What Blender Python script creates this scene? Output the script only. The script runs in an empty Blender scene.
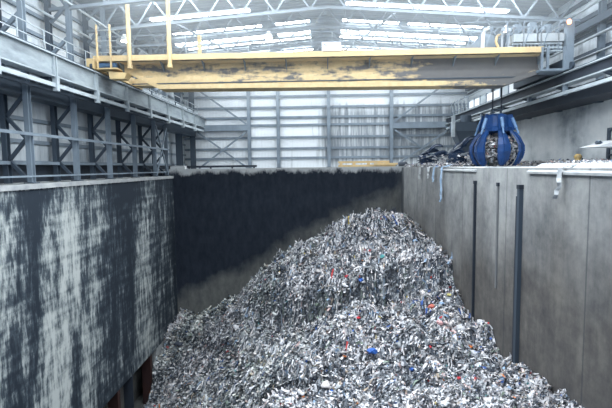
import bpy, bmesh, math, random
import numpy as np
from mathutils import Vector, Matrix

rnd = random.Random(7)
rng = np.random.default_rng(11)
sc = bpy.context.scene
COL = sc.collection
ORG = {}                      # object -> world point its mesh coordinates are relative to

# ------------------------------------------------------------------ materials
class Nodes:
    def __init__(self, name):
        self.m = bpy.data.materials.new(name); self.m.use_nodes = True
        self.t = self.m.node_tree; self.t.nodes.clear()
        self.out = self.t.nodes.new('ShaderNodeOutputMaterial')
        self._pos = None
    def n(self, typ, ins=None, **props):
        nd = self.t.nodes.new(typ)
        for k, v in props.items(): setattr(nd, k, v)
        for k, v in (ins or {}).items():
            s = nd.inputs[k]
            if isinstance(v, bpy.types.NodeSocket): self.t.links.new(v, s)
            else: s.default_value = v
        return nd
    def pos(self):
        if not self._pos: self._pos = self.n('ShaderNodeNewGeometry').outputs['Position']
        return self._pos
    def sep(self):
        s = self.n('ShaderNodeSeparateXYZ', {0: self.pos()}); return s.outputs
    def math(self, op, a, b=0.0, clamp=False):
        return self.n('ShaderNodeMath', {0: a, 1: b}, operation=op, use_clamp=clamp).outputs[0]
    def noise(self, scale, detail=4, rough=.55, off=(0, 0, 0)):
        mp = self.n('ShaderNodeMapping', {'Vector': self.pos(), 'Scale': scale, 'Location': off})
        return self.n('ShaderNodeTexNoise', {'Vector': mp.outputs[0], 'Scale': 1.0, 'Detail': detail, 'Roughness': rough}).outputs[0]
    def ramp(self, fac, stops, interp='LINEAR'):
        r = self.n('ShaderNodeValToRGB', {0: fac}); cr = r.color_ramp; cr.interpolation = interp
        while len(cr.elements) < len(stops): cr.elements.new(1.0)
        for e, (p, c) in zip(cr.elements, stops):
            e.position = p
            e.color = (c, c, c, 1) if isinstance(c, (int, float)) else (*c, 1)
        return r.outputs[0]
    def mix(self, f, a, b):
        a = (*a, 1) if isinstance(a, tuple) and len(a) == 3 else a
        b = (*b, 1) if isinstance(b, tuple) and len(b) == 3 else b
        nd = self.n('ShaderNodeMix', data_type='RGBA')
        for s, v in ((0, f), (6, a), (7, b)):
            if isinstance(v, bpy.types.NodeSocket): self.t.links.new(v, nd.inputs[s])
            else: nd.inputs[s].default_value = v
        return nd.outputs[2]
    def surf(self, color, rough=.75, metal=0.0, bump=None, bstr=.3, bdist=.02, spec=.3):
        b = self.n('ShaderNodeBsdfPrincipled')
        for k, v in (('Base Color', color), ('Roughness', rough), ('Metallic', metal), ('Specular IOR Level', spec)):
            if isinstance(v, bpy.types.NodeSocket): self.t.links.new(v, b.inputs[k])
            else: b.inputs[k].default_value = (*v, 1) if isinstance(v, tuple) and len(v) == 3 else v
        if bump is not None:
            bn = self.n('ShaderNodeBump', {'Height': bump, 'Strength': bstr, 'Distance': bdist})
            self.t.links.new(bn.outputs[0], b.inputs['Normal'])
        self.t.links.new(b.outputs[0], self.out.inputs[0])
        return self.m

def plain(name, c, dirt=(.06, .075, .10), amount=.35, rough=.6, metal=0.0, sc_=(1.3, 1.3, .7)):
    N = Nodes(name)
    n = N.noise(sc_, 5, .6)
    f = N.ramp(n, [(.42, 0.0), (.72, amount)])
    return N.surf(N.mix(f, c, dirt), rough, metal)

def emit(name, c, s):
    N = Nodes(name)
    e = N.n('ShaderNodeEmission', {0: (*c, 1), 1: s}); N.t.links.new(e.outputs[0], N.out.inputs[0]); return N.m

M = {}
M['steel'] = plain('weathered blue-grey steel', (.20, .245, .29), amount=.45)
M['steel_dark'] = plain('dark blue-grey steel', (.055, .075, .10), amount=.5)
M['steel_light'] = plain('pale grey painted steel', (.40, .45, .48), amount=.5, sc_=(.9, .6, 1.6))
M['steel_runway'] = plain('grey grimy runway steel', (.30, .345, .37), amount=.75, sc_=(1.2, .6, 2.2))
M['steel_black'] = plain('grimy black steel', (.025, .032, .045), amount=.3)
M['truss'] = plain('pale blue-grey truss steel', (.19, .225, .26), amount=.2)
M['rust'] = plain('rust-red steel', (.050, .024, .022), dirt=(.02, .022, .03), amount=.6)
M['blue'] = plain('scuffed blue paint', (.010, .048, .165), dirt=(.02, .03, .06), amount=.6, rough=.42, sc_=(2.5, 2.5, 2.5))
M['blue_pale'] = plain('worn pale blue cylinder', (.16, .28, .48), dirt=(.03, .06, .14), amount=.5, rough=.4)
M['navy'] = plain('dark navy paint', (.02, .045, .10), amount=.4, rough=.5)
M['tine_pale'] = plain('worn bare grey metal', (.34, .37, .40), amount=.4, rough=.5)
M['yellow'] = plain('yellow paint', (.72, .53, .27), dirt=(.30, .24, .17), amount=.45)
M['white'] = plain('white painted sheet', (.78, .80, .82), amount=.12)
M['grey_metal'] = plain('dull grey galvanised metal', (.20, .205, .21), amount=.5)
M['ochre'] = plain('dirty ochre paint', (.42, .29, .10), amount=.7, sc_=(5, 5, 5))
M['motor'] = plain('blue motor paint', (.05, .13, .26), amount=.4)
M['wood'] = plain('grey weathered cabinet', (.40, .43, .45), amount=.25)
M['hazard'] = plain('orange lamp body', (.75, .22, .05), amount=.1)
M['glow_orange'] = emit('orange lamp glow', (1, .42, .18), 6)
M['glow_white'] = emit('lamp glow', (.95, .98, 1), 14)
M['cloth_blue'] = plain('pale blue torn plastic', (.28, .40, .55), dirt=(.5, .52, .55), amount=.6, sc_=(6, 6, 4))
M['cloth_white'] = plain('dirty white torn plastic', (.55, .57, .58), amount=.5, sc_=(6, 6, 4))

def m_left():
    N = Nodes('streaked pit concrete'); x, y, z = N.sep()
    wob = N.noise((1, .55, .16), 5, .6)
    slant = N.math('MULTIPLY', N.math('ADD', z, 6.0), .22)           # the stains lean with depth
    yy = N.math('ADD', N.math('SUBTRACT', y, slant), N.math('MULTIPLY', N.math('SUBTRACT', wob, .5), 4.0))
    yn = N.math('DIVIDE', N.math('SUBTRACT', yy, 13.0), 20.0, True)
    prof = N.ramp(yn, [(0, .75), (.07, .8), (.12, .2), (.165, .2), (.20, .85), (.30, .92), (.345, .45), (.385, .8), (.42, .6), (.45, .3), (.50, .12), (.60, .12), (.655, .62), (.74, .7), (.80, .40), (.90, .30), (1, .2)])
    st = N.noise((1, 1.3, .13), 6, .62, (3, 1, 0))
    fine = N.noise((3, 6, 1.1), 6, .7)
    hor = N.noise((1, .3, 3.0), 3, .5, (9, 0, 0))
    v = N.math('ADD', N.math('MULTIPLY', prof, .72), N.math('MULTIPLY', N.math('SUBTRACT', st, .5), 1.5))
    med = N.noise((1, 1.7, .9), 8, .78, (2, 7, 4))
    v = N.math('ADD', v, N.math('MULTIPLY', N.math('SUBTRACT', med, .5), 1.5))
    v = N.math('ADD', v, N.math('MULTIPLY', N.math('SUBTRACT', fine, .5), 1.5))
    v = N.math('ADD', v, N.math('MULTIPLY', N.math('SUBTRACT', hor, .5), .7))
    # black band of splash below the lip
    zz = N.math('ADD', z, N.math('MULTIPLY', N.math('SUBTRACT', st, .5), 3.0))
    band = N.ramp(N.math('DIVIDE', N.math('ADD', zz, 4.2), 4.0, True), [(.45, 0.0), (.8, .22)])
    v = N.math('SUBTRACT', v, band, True)
    col = N.ramp(v, [(.06, (.018, .027, .040)), (.32, (.055, .072, .090)), (.50, (.22, .25, .26)), (.80, (.50, .53, .52))])
    lip = N.math('GREATER_THAN', N.math('ADD', z, N.math('MULTIPLY', N.math('SUBTRACT', fine, .5), .25)), -.72)
    col = N.mix(N.math('MULTIPLY', lip, .8), col, (.36, .38, .38))
    return N.surf(col, .8, bump=fine, bstr=.25)
def m_end():
    N = Nodes('black-stained end concrete'); x, y, z = N.sep()
    big = N.noise((.35, 1, .35), 5, .6); fine = N.noise((2.2, 1, 1.0), 6, .65); st = N.noise((1.8, 1, .8), 8, .75)
    edge = N.math('ADD', N.math('MULTIPLY', N.math('ADD', x, 8.4), .50), -8.6)
    d = N.math('ADD', N.math('SUBTRACT', z, edge), N.math('MULTIPLY', N.math('SUBTRACT', big, .5), 3.5))
    f = N.ramp(N.math('ADD', N.math('MULTIPLY', d, .4), .5, True), [(.30, 0.0), (.78, 1.0)])
    low = N.ramp(fine, [(.3, (.075, .080, .084)), (.7, (.17, .175, .165))])
    dark = N.ramp(fine, [(.3, (.010, .016, .028)), (.75, (.030, .040, .058))])
    col = N.mix(f, low, dark)
    # pale top strip with black drips running over it
    t = N.math('ADD', z, N.math('ADD', N.math('MULTIPLY', N.math('SUBTRACT', st, .5), 1.3), N.math('MULTIPLY', N.math('SUBTRACT', big, .5), 1.2)))
    t2 = N.ramp(N.math('ADD', t, .75, True), [(.30, 0.0), (.6, 1.0)])
    col = N.mix(N.math('MULTIPLY', t2, .95), col, (.58, .60, .60))
    # paler scrape beside the right-hand corner
    c = N.ramp(N.math('ADD', N.math('MULTIPLY', N.math('SUBTRACT', x, 5.2), .8), N.math('MULTIPLY', N.math('SUBTRACT', st, .5), 1.0)), [(.2, 0.0), (.8, .35)])
    col = N.mix(c, col, (.16, .18, .20))
    return N.surf(col, .8, bump=fine, bstr=.2)
def m_right():
    N = Nodes('grey pit concrete'); x, y, z = N.sep()
    st = N.noise((1, 1.5, .22), 8, .70); big2 = N.noise((1, .7, .8), 7, .68, (8, 3, 1)); big = N.noise((1, .28, .28), 4, .55, (4, 2, 0)); fine = N.noise((2, 3, 3), 6, .7)
    v = N.math('ADD', N.math('MULTIPLY', N.math('SUBTRACT', st, .5), .9), N.math('ADD', N.math('MULTIPLY', N.math('SUBTRACT', fine, .5), .7), N.math('MULTIPLY', N.math('SUBTRACT', big2, .5), 1.1)))
    v = N.math('ADD', v, .55)
    clean = N.ramp(v, [(.2, (.18, .195, .205)), (.55, (.33, .34, .345)), (.9, (.46, .47, .46))])
    brown = N.ramp(v, [(.2, (.055, .055, .058)), (.55, (.11, .104, .10)), (.9, (.18, .17, .155))])
    # darker and browner below a ragged slanting line
    edge = N.math('ADD', N.math('MULTIPLY', N.math('SUBTRACT', y, 10.0), -.09), -1.3)
    d = N.math('ADD', N.math('SUBTRACT', edge, z), N.math('MULTIPLY', N.math('SUBTRACT', big, .5), 5.0))
    f = N.ramp(N.math('ADD', N.math('MULTIPLY', d, .20), .45, True), [(.10, 0.0), (.90, 1.0)])
    col = N.mix(f, clean, brown)
    wet = N.ramp(N.math('ADD', N.math('MULTIPLY', N.math('SUBTRACT', y, 31.6), .8), N.math('MULTIPLY', N.math('SUBTRACT', st, .5), 1.6)), [(.3, 0.0), (.6, .8)])
    col = N.mix(wet, col, (.045, .06, .08))
    joint = N.math('LESS_THAN', N.math('ABSOLUTE', N.math('SUBTRACT', N.math('FRACT', N.math('DIVIDE', N.math('ADD', y, .9), 4.4)), .5)), .006)
    col = N.mix(N.math('MULTIPLY', joint, .55), col, (.04, .05, .06))
    return N.surf(col, .7, bump=fine, bstr=.2)
def m_ledge():
    N = Nodes('dusty ledge concrete'); fine = N.noise((2, 2, 2), 6, .65)
    return N.surf(N.ramp(fine, [(.3, (.26, .28, .30)), (.7, (.47, .48, .48))]), .85, bump=fine, bstr=.3)
def m_clad(name, axis, stain=None, base=(.76, .80, .83)):
    N = Nodes(name); x, y, z = N.sep(); a = y if axis == 'y' else x
    rib = N.math('SINE', N.math('MULTIPLY', a, 2 * math.pi / .30))
    st = N.noise((3.2 if axis == 'x' else 1, 3.2 if axis == 'y' else 1, .22), 5, .65); big = N.noise((.3, .3, .35), 4, .5, (1, 5, 2))
    if stain == 'end':
        dx = N.math('MULTIPLY', N.math('ADD', x, 1.0), .55); dz = N.math('MULTIPLY', N.math('SUBTRACT', 6.1, z), .9)
        w = N.math('MINIMUM', N.math('MINIMUM', dx, dz), 1.0)
        w = N.math('MULTIPLY', N.math('MAXIMUM', w, 0.0), N.ramp(z, [(.0, .35), (1, 1)]))
        m = N.math('ADD', N.math('MULTIPLY', w, .75), N.math('MULTIPLY', N.math('SUBTRACT', st, .56), 1.9))
        f = N.ramp(m, [(.1, 0.0), (.7, .85)])
        streak = N.ramp(st, [(.7, 0.0), (.85, .2)])
        col = N.mix(streak, base, (.30, .34, .38)); col = N.mix(f, col, (.13, .155, .18))
    else:
        m = N.math('ADD', N.math('MULTIPLY', N.math('SUBTRACT', st, .5), 1.4), N.math('MULTIPLY', N.math('SUBTRACT', big, .5), 1.2))
        lowf = N.math('MULTIPLY', N.math('SUBTRACT', 3.6, z), .16 if stain == 'left' else .05)
        f = N.ramp(N.math('ADD', m, N.math('MAXIMUM', lowf, 0.0)), [(.08, 0.0), (.75, .8)])
        col = N.mix(f, base, (.13, .17, .21))
    return N.surf(col, .6, bump=rib, bstr=.25, bdist=.02)
def m_bridge(nm='grimy yellow crane paint', x0=3.6, lo=.43, k=.07):
    N = Nodes(nm); x, y, z = N.sep()
    n1 = N.noise((.55, 1, 2.4), 5, .6); n2 = N.noise((3, 1, 3), 5, .65)
    g = N.math('MULTIPLY', N.math('SUBTRACT', x, x0), k)
    g = N.math('MINIMUM', N.math('MAXIMUM', g, -.05), .30)
    v = N.math('ADD', N.math('ADD', n1, g), N.math('MULTIPLY', N.math('SUBTRACT', n2, .5), .4))
    f = N.ramp(v, [(lo, 0.0), (lo + .13, .9)])
    col = N.mix(f, N.ramp(n2, [(.3, (.58, .43, .23)), (.7, (.74, .575, .33))]), (.075, .09, .115))
    return N.surf(col, .6)
def m_vcol():
    N = Nodes('mixed household waste')
    a = N.n('ShaderNodeAttribute', attribute_name='Col')
    fine = N.noise((14, 14, 14), 3, .6)
    col = N.mix(N.ramp(fine, [(.35, 0.0), (.75, .45)]), a.outputs['Color'], (.05, .055, .065))
    return N.surf(col, .6, spec=.25)
def m_ceiling():
    N = Nodes('ribbed roof sheet'); x, y, z = N.sep()
    rib = N.math('SINE', N.math('MULTIPLY', y, 2 * math.pi / .4))
    n = N.noise((.3, .8, 1), 4)
    return N.surf(N.ramp(n, [(.3, (.15, .185, .22)), (.7, (.22, .26, .30))]), .7, bump=rib, bstr=.5, bdist=.03)
M['left'] = m_left(); M['end'] = m_end(); M['right'] = m_right(); M['ledge'] = m_ledge()
M['clad_end'] = m_clad('stained white cladding', 'x', 'end'); M['clad_left'] = m_clad('grey white cladding', 'y', 'left', (.56, .60, .63))
M['clad_right'] = m_clad('pale cladding', 'y', None, (.55, .60, .64)); M['bridge'] = m_bridge(); M['bridge_flange'] = m_bridge('worn yellow flange paint', 4.3, .60, .07); M['waste'] = m_vcol(); M['roof'] = m_ceiling()
def m_rwall():
    N = Nodes('smeared grey wall render'); x, y, z = N.sep()
    big = N.noise((.5, .30, .5), 6, .6); st = N.noise((1, 1.2, .3), 5, .6)
    v = N.math('ADD', N.math('MULTIPLY', big, .75), N.math('MULTIPLY', st, .25))
    return N.surf(N.ramp(v, [(.36, (.20, .23, .26)), (.50, (.52, .55, .57)), (.66, (.72, .73, .73))]), .8)
M['rwall'] = m_rwall()
M['skylight'] = emit('added unseen roof sheet', (.88, .95, 1.0), 43.0)  # stronger glow for the unseen near strips
M['skylight_far'] = emit('daylit far roof sheet', (.90, .96, 1.0), 19.0)  # far strips in view, set dimmer than the near ones

# ------------------------------------------------------------------ mesh builder
class MB:
    def __init__(s): s.v = []; s.f = []
    def add(s, vs, fs):
        o = len(s.v); s.v += [Vector(p) for p in vs]; s.f += [tuple(i + o for i in f) for f in fs]; return s
    def box(s, x0, x1, y0, y1, z0, z1):
        return s.add([(x0, y0, z0), (x1, y0, z0), (x1, y1, z0), (x0, y1, z0), (x0, y0, z1), (x1, y0, z1), (x1, y1, z1), (x0, y1, z1)],
                     [(0, 3, 2, 1), (4, 5, 6, 7), (0, 1, 5, 4), (1, 2, 6, 5), (2, 3, 7, 6), (3, 0, 4, 7)])
    def frame(s, p, q):
        d = (Vector(q) - Vector(p)).normalized(); up = Vector((0, 0, 1)) if abs(d.z) < .95 else Vector((0, 1, 0))
        a = d.cross(up).normalized(); b = a.cross(d).normalized(); return d, a, b
    def bar(s, p, q, w, h=None):
        h = h or w; d, a, b = s.frame(p, q); p = Vector(p); q = Vector(q); vs = []
        for e in (p, q):
            for i, j in ((-1, -1), (1, -1), (1, 1), (-1, 1)): vs.append(e + a * i * w / 2 + b * j * h / 2)
        return s.add(vs, [(0, 3, 2, 1), (4, 5, 6, 7), (0, 1, 5, 4), (1, 2, 6, 5), (2, 3, 7, 6), (3, 0, 4, 7)])
    def ibeam(s, p, q, w, h, t=.025, wt=.018):
        d, a, b = s.frame(p, q); p = Vector(p); q = Vector(q)
        s.bar(p + b * (h - t) / 2, q + b * (h - t) / 2, w, t); s.bar(p - b * (h - t) / 2, q - b * (h - t) / 2, w, t)
        return s.bar(p, q, wt, h - 2 * t)
    def tube(s, p, q, r, n=10, r2=None):
        r2 = r if r2 is None else r2; d, a, b = s.frame(p, q); vs = []
        for e, rr in ((Vector(p), r), (Vector(q), r2)):
            for k in range(n): t = 2 * math.pi * k / n; vs.append(e + (a * math.cos(t) + b * math.sin(t)) * rr)
        return s.add(vs, [(k, (k + 1) % n, n + (k + 1) % n, n + k) for k in range(n)] + [tuple(range(n))[::-1], tuple(range(n, 2 * n))])
    def path(s, pts, r, n=8):
        for p, q in zip(pts, pts[1:]): s.tube(p, q, r, n)
        return s
    def lathe(s, c, prof, n=16):
        vs = []; c = Vector(c)
        for r, z in prof:
            for k in range(n): t = 2 * math.pi * (k + .5) / n; vs.append(c + Vector((r * math.cos(t), r * math.sin(t), z)))
        fs = [(i * n + k, i * n + (k + 1) % n, (i + 1) * n + (k + 1) % n, (i + 1) * n + k) for i in range(len(prof) - 1) for k in range(n)]
        m = (len(prof) - 1) * n
        return s.add(vs, fs + [tuple(range(n))[::-1], tuple(range(m, m + n))])
    def prism(s, poly, axis, a0, a1):
        n = len(poly); mk = {'x': lambda u, v, a: (a, u, v), 'y': lambda u, v, a: (u, a, v), 'z': lambda u, v, a: (u, v, a)}[axis]
        vs = [mk(u, v, a0) for u, v in poly] + [mk(u, v, a1) for u, v in poly]
        return s.add(vs, [tuple(range(n)), tuple(range(n, 2 * n))[::-1]] + [(i, n + i, n + (i + 1) % n, (i + 1) % n) for i in range(n)])
    def build(s, name, mat, parent=None, loc=None, smooth=False, recalc=True):
        me = bpy.data.meshes.new(name)
        if parent is not None: org = ORG[parent]
        elif loc is not None: org = Vector(loc)
        else:
            lo = [min(v[i] for v in s.v) for i in range(3)]; hi = [max(v[i] for v in s.v) for i in range(3)]
            org = Vector(((lo[0] + hi[0]) / 2, (lo[1] + hi[1]) / 2, lo[2]))
        me.from_pydata([tuple(v - org) for v in s.v], [], s.f)
        if recalc:
            bm = bmesh.new(); bm.from_mesh(me); bmesh.ops.recalc_face_normals(bm, faces=bm.faces); bm.to_mesh(me); bm.free()
        me.materials.append(mat)
        if smooth: me.polygons.foreach_set('use_smooth', [True] * len(me.polygons))
        o = bpy.data.objects.new(name, me); COL.objects.link(o)
        if parent is not None: o.parent = parent
        else: o.location = org
        ORG[o] = org; return o

def tag(o, label=None, cat=None, group=None, kind=None):
    for k, v in (('label', label), ('category', cat), ('group', group), ('kind', kind)):
        if v: o[k] = v
    return o
def thing(name, label, cat, loc, group=None, kind=None):
    o = bpy.data.objects.new(name, None); COL.objects.link(o); o.location = loc; o.empty_display_size = .2
    ORG[o] = Vector(loc); return tag(o, label, cat, group, kind)
def struct(o, label, cat): return tag(o, label, cat, None, 'structure')
ORD = ['first', 'second', 'third', 'fourth', 'fifth', 'sixth', 'seventh', 'eighth', 'ninth', 'tenth', 'eleventh', 'twelfth', 'thirteenth', 'fourteenth']

XL, XR, YE = -11.0, 6.0, 33.0
FLOOR = -15.2
ZR0, ZSL, XC = 9.75, .075, .5
def roofz(x): return ZR0 - ZSL * abs(x - XC)
XWL, XWR, YW = -12.65, 13.5, 41.6
Y0 = -3.0

# ------------------------------------------------------------------ setting
struct(MB().box(-13, 14, Y0, 42, FLOOR - .3, FLOOR).build('floor', M['end']), 'dark floor at the bottom of the waste pit', 'floor')
pl = MB(); pl.box(XL - 1.75, XL, Y0, YE, -11.9, -.54)
wl = struct(pl.build('wall_left', M['left']), 'streaked black and white concrete wall along left side of pit', 'wall')
MB().box(XL - .25, XL + .06, Y0, YE, -.70, -.52).build('coping', M['ledge'], wl)
b = MB(); b.box(XL - 2.2, XL - 1.3, Y0, YE + .6, FLOOR, -11.9)
struct(b.build('wall_left_recess', M['end']), 'dark recessed lower wall under left pit wall', 'wall')
b = MB().box(XL - .9, XL - .04, 28.5, YE, FLOOR, -11.85); struct(b.build('trim_1', M['ledge']), 'grey concrete foot under far end of left pit wall', 'wall')
struct(MB().box(-13, 14, YE, YE + .6, FLOOR, -.02).build('wall_end', M['end']), 'black stained concrete end wall of pit', 'wall')
struct(MB().box(-13, 14, YE + .6, YW, -.4, -.06).build('floor_end_ledge', M['ledge']), 'concrete ledge behind the black end wall', 'floor')
wr = struct(MB().box(XR, XR + .6, Y0, YE, FLOOR, -.1).build('wall_right', M['right']), 'grey concrete wall along right side of pit', 'wall')
struct(MB().box(XR + .6, XWR, Y0, YE, -.5, -.1).build('floor_right_ledge', M['ledge']), 'dusty concrete ledge above right pit wall', 'floor')
# bevelled lip slabs on the right wall
for i, (a, c, lab) in enumerate(((4.5, 8.4, 'nearest sloping concrete lip slab on right pit wall'), (8.45, 13.0, 'sloping concrete lip slab beside yellow bollard on right pit wall'), (17.3, 22.4, 'low concrete lip slab on right pit wall below blue grab'))):
    t = .12 if i < 2 else .03
    b = MB().prism([(XR - .09, -.26), (XR - .09, -.2), (XR + .35, -.10 + t), (XR + 1.0, -.10 + t), (XR + 1.0, -.1), (XR + .02, -.26)], 'y', a, c)
    struct(b.build('trim_%d' % (i + 2), M['ledge']), lab, 'lip')
# cladding and girts
def girts(parent, pts, w=.10, h=.16, mat='steel'):
    for p, q in pts: MB().bar(p, q, w, h).build('girt', M[mat], parent)
cl = struct(MB().box(XWL - .06, XWL, Y0, YW, .35, 8.9).build('wall_left_cladding', M['clad_left']), 'grey white ribbed cladding behind left steel columns', 'wall')
girts(cl, [((XWL + .06, Y0, z), (XWL + .06, YW, z)) for z in (.35, 1.25, 2.2, 3.1, 4.35, 5.2, 6.05, 6.9, 7.75, 8.5)], mat='steel')
struct(MB().box(XWL - .3, XWL - .1, Y0, YW, -.6, .4).build('gap_backing_left', M['steel_black']), 'black backing for the dark open gap below left cladding', 'wall')  # black sheet puts the darkness of an open gap into colour
struct(MB().box(XWL - .2, XL - 1.7, Y0, YW, -.75, -.5).build('floor_left_ledge', M['ledge']), 'concrete ledge under left steel columns', 'floor')
ce = struct(MB().box(-13, 14, YW, YW + .06, -.06, 9.8).build('wall_end_cladding', M['clad_end']), 'white ribbed cladding of end wall with grey stains on right', 'wall')
girts(ce, [((-12.6, YW - .08, z), (13.4, YW - .08, z)) for z in (.87, 1.75, 2.77, 3.9, 4.6, 5.51, 6.51, 7.5, 8.4)], .14, .2, 'steel')
rw = struct(MB().box(XWR, XWR + .4, Y0, YW, -.5, 3.2).build('wall_right_lower', M['rwall']), 'smeared grey wall behind blue grab on right', 'wall')
rc = struct(MB().box(XWR + .1, XWR + .16, Y0, YW, 3.2, 9.0).build('wall_right_cladding', M['clad_right']), 'pale cladding above right crane runway', 'wall')
girts(rc, [((XWR + .03, Y0, z), (XWR + .03, YW, z)) for z in (4.6, 5.5, 6.4, 7.3, 8.2)], .12, .2, 'steel_dark')
d = struct(MB().box(XWR - .03, XWR, 18.1, 21.2, -.1, 1.5).build('door_1', M['rwall']), 'pale door panel with dark frame on right ledge wall', 'door')
MB().box(XWR - .1, XWR + .0, 21.2, 21.4, -.1, 1.64).box(XWR - .1, XWR, 18.0, 21.2, 1.5, 1.64).box(XWR - .08, XWR, 18.0, 21.2, .35, .43).build('door_frame', M['steel_dark'], d)
# roof with daylight strips
b = MB()
b.prism([(XWL - .2, roofz(XWL)), (XC, ZR0), (XWR + .4, roofz(XWR)), (XWR + .4, roofz(XWR) + .1), (XC, ZR0 + .1), (XWL - .2, roofz(XWL) + .1)], 'y', Y0, YW + .2)
ce_ = struct(b.build('ceiling', M['roof']), 'ribbed grey pitched roof', 'ceiling')
for yy in np.arange(1.6, 41, 1.65): 
    for s in (-1, 1):
        xe = XWL if s < 0 else XWR
        MB().bar((XC, yy, ZR0 - .1), (xe, yy, roofz(xe) - .1), .07, .14).build('purlin', M['truss'], ce_)
wi = 0
strips = [(y, 1.1, 10.5) for y in (2, 5, 8, 11, 14, 17, 20.2, 23.4)]  # near strips out of view, added to light the pit
strips += [(27.35, 1.15, 10.6), (30.3, 1.1, 10.2), (31.35, 1.1, 9.5), (32.7, 1.1, 10.8), (34.25, 1.1, 10.3), (36.0, 1.1, 10.8), (37.6, 1.0, 10.4), (39.3, 1.0, 10)]
for k, (y, a, e) in enumerate(strips):
    for s in (-1, 1):
        segs = [(a, e)]
        if s < 0 and k in (9, 11, 13): segs = [(a, 3.4), (4.3, e)]
        if s < 0 and k == 8: segs = [(4.6, e)]
        if s < 0 and k == 10: continue
        if s > 0 and k == 9: segs = [(a, 4.8), (5.4, e)]
        for (u, w) in segs:
            wi += 1; p = XC + s * u; q = XC + s * w; h = .27
            o = MB().add([(p, y - h, roofz(p) - .02), (q, y - h, roofz(q) - .02), (q, y + h, roofz(q) - .02), (p, y + h, roofz(p) - .02)], [(0, 1, 2, 3)]).build('window_%d' % wi, M['skylight' if y < 26 else 'skylight_far'])
            struct(o, 'bright daylight strip in the roof', 'skylight')

# ------------------------------------------------------------------ steelwork
COLY = [17.2 + 3.3 * k for k in range(5)] + [32.75]
def laced(y, i, zt=8.75):
    n = ORD[i]
    t = thing('laced_column', '%s laced steel column from the near end of left pit wall' % n, 'column', (-11.35, y, -.5), 'laced columns along the left wall')
    MB().ibeam((-11.35, y, -.5), (-11.35, y, zt - .05), .20, .22).build('front_leg', M['steel'], t)
    MB().ibeam((-12.3, y, -.5), (-12.3, y, zt - .1), .2, .24).build('back_leg', M['steel_dark'], t)
    MB().box(-11.55, -11.15, y - .2, y + .2, -.5, -.46).build('base_plate', M['steel_dark'], t)
    zs = [-.4, .4, 1.25, 2.1, 2.95, 3.6]
    for j, (a, c) in enumerate(zip(zs, zs[1:])):
        p, q = ((-11.45, -12.2) if j % 2 == 0 else (-12.2, -11.45))
        MB().bar((p, y, a), (q, y, c), .10, .13).build('lacing_bar', M['steel_dark'], t)
    for a, c in ((5.3, 6.0), (6.7, 7.4), (7.9, 8.5)):
        MB().bar((-12.2, y, a), (-11.45, y, c), .10, .15).build('lacing_bar', M['steel'], t)
for i, y in enumerate(COLY): laced(y, i)
t = thing('end_column', 'dark steel column standing at far left corner behind end wall', 'column', (-11.9, 37.6, -.06))
MB().ibeam((-11.9, 37.6, -.06), (-11.9, 37.6, 8.7), .45, .5).build('shaft', M['steel_dark'], t); MB().box(-12.2, -11.6, 37.3, 37.9, -.06, 0).build('base_plate', M['steel_dark'], t)
t = thing('end_column', 'dark steel column in the corner where left runway meets end cladding', 'column', (-11.7, 41.0, -.06))
MB().ibeam((-11.7, 41.0, -.06), (-11.7, 41.0, 8.7), .4, .45).build('shaft', M['steel_dark'], t); MB().box(-12, -11.4, 40.7, 41.3, -.06, 0).build('base_plate', M['steel_dark'], t)
# longitudinal rails between the columns
for z, x, lab, w, h in ((1.42, -11.2, 'horizontal steel rail at mid height across left columns', .06, .12), (-.22, -11.28, 'low steel rail just above left pit wall', .05, .07), (.32, -12.15, 'pale steel rail behind left columns near the ledge', .06, .14)):
    tag(MB().bar((x, 12.5, z), (x, 33.0, z), w, h).build('side_rail', M['steel']), lab, 'rail', 'rails along the left columns')
t = thing('cross_brace', 'X shaped steel brace between the last two laced columns on left', 'brace', (-11.3, 31.5, -.4))
for p, q in (((-11.24, 30.5, 3.0), (-11.24, 32.7, -.4)), ((-11.27, 30.5, -.4), (-11.27, 32.7, 3.0))): MB().bar(p, q, .07, .12).build('brace_arm', M['steel'], t)
# left runway
t = thing('crane_runway', 'pale grey steel crane runway girder along left columns', 'runway', (-10.75, 22, 3.72))
MB().bar((-10.75, 9, 4.6), (-10.75, YW - .1, 4.6), .50, .05).build('top_flange', M['steel_light'], t)
MB().bar((-10.75, 9, 3.75), (-10.75, YW - .1, 3.75), .46, .05).build('bottom_flange', M['steel_light'], t)
MB().box(-10.66, -10.62, 9, YW - .1, 3.77, 4.58).build('web', M['steel_runway'], t)
MB().bar((-10.75, 9, 4.69), (-10.75, YW - .1, 4.69), .09, .12).build('crane_rail', M['steel_dark'], t)
for k in range(8):
    y = 14.5 + 3.32 * k
    MB().box(-10.62, -10.53, y - .02, y + .02, 3.78, 4.57).box(-10.62, -10.53, y + .14, y + .18, 3.78, 4.57).build('stiffener', M['steel_light'], t)
    MB().box(-10.66, -10.46, y - .02, y + .16, 3.18, 3.78).build('hanger', M['steel_light'], t)
    for z in (3.50,): MB().bar((-10.75, y, 3.66), (-12.3, y + .05, 3.66), .2, .14).build('cross_beam', M['steel_dark'], t)
MB().bar((-10.58, 9, 3.4), (-10.58, YW - 1, 3.4), .10, .16).build('cable_tray', M['steel_light'], t)
MB().bar((-11.05, 9, 3.3), (-11.05, YW - 1, 3.3), .08, .1).build('cable_tray', M['steel_dark'], t)
tag(MB().box(-12.18, -11.48, 9, YW - .2, 2.95, 3.65).build('walkway_girder', M['steel_dark']), 'dark deep walkway girder in shade behind left runway', 'girder')
t = thing('handrail', 'thin steel handrail along top of left crane runway', 'handrail', (-11.05, 22, 4.63))
for z in (5.15, 5.6): MB().bar((-11.02, 9, z), (-11.02, 40.5, z), .035, .035).build('rail', M['steel_light'], t)
for k in range(20):
    y = 10 + 1.6 * k; MB().bar((-11.02, y, 4.6), (-11.02, y, 5.62), .04, .04).build('post', M['steel_light'], t)
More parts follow.
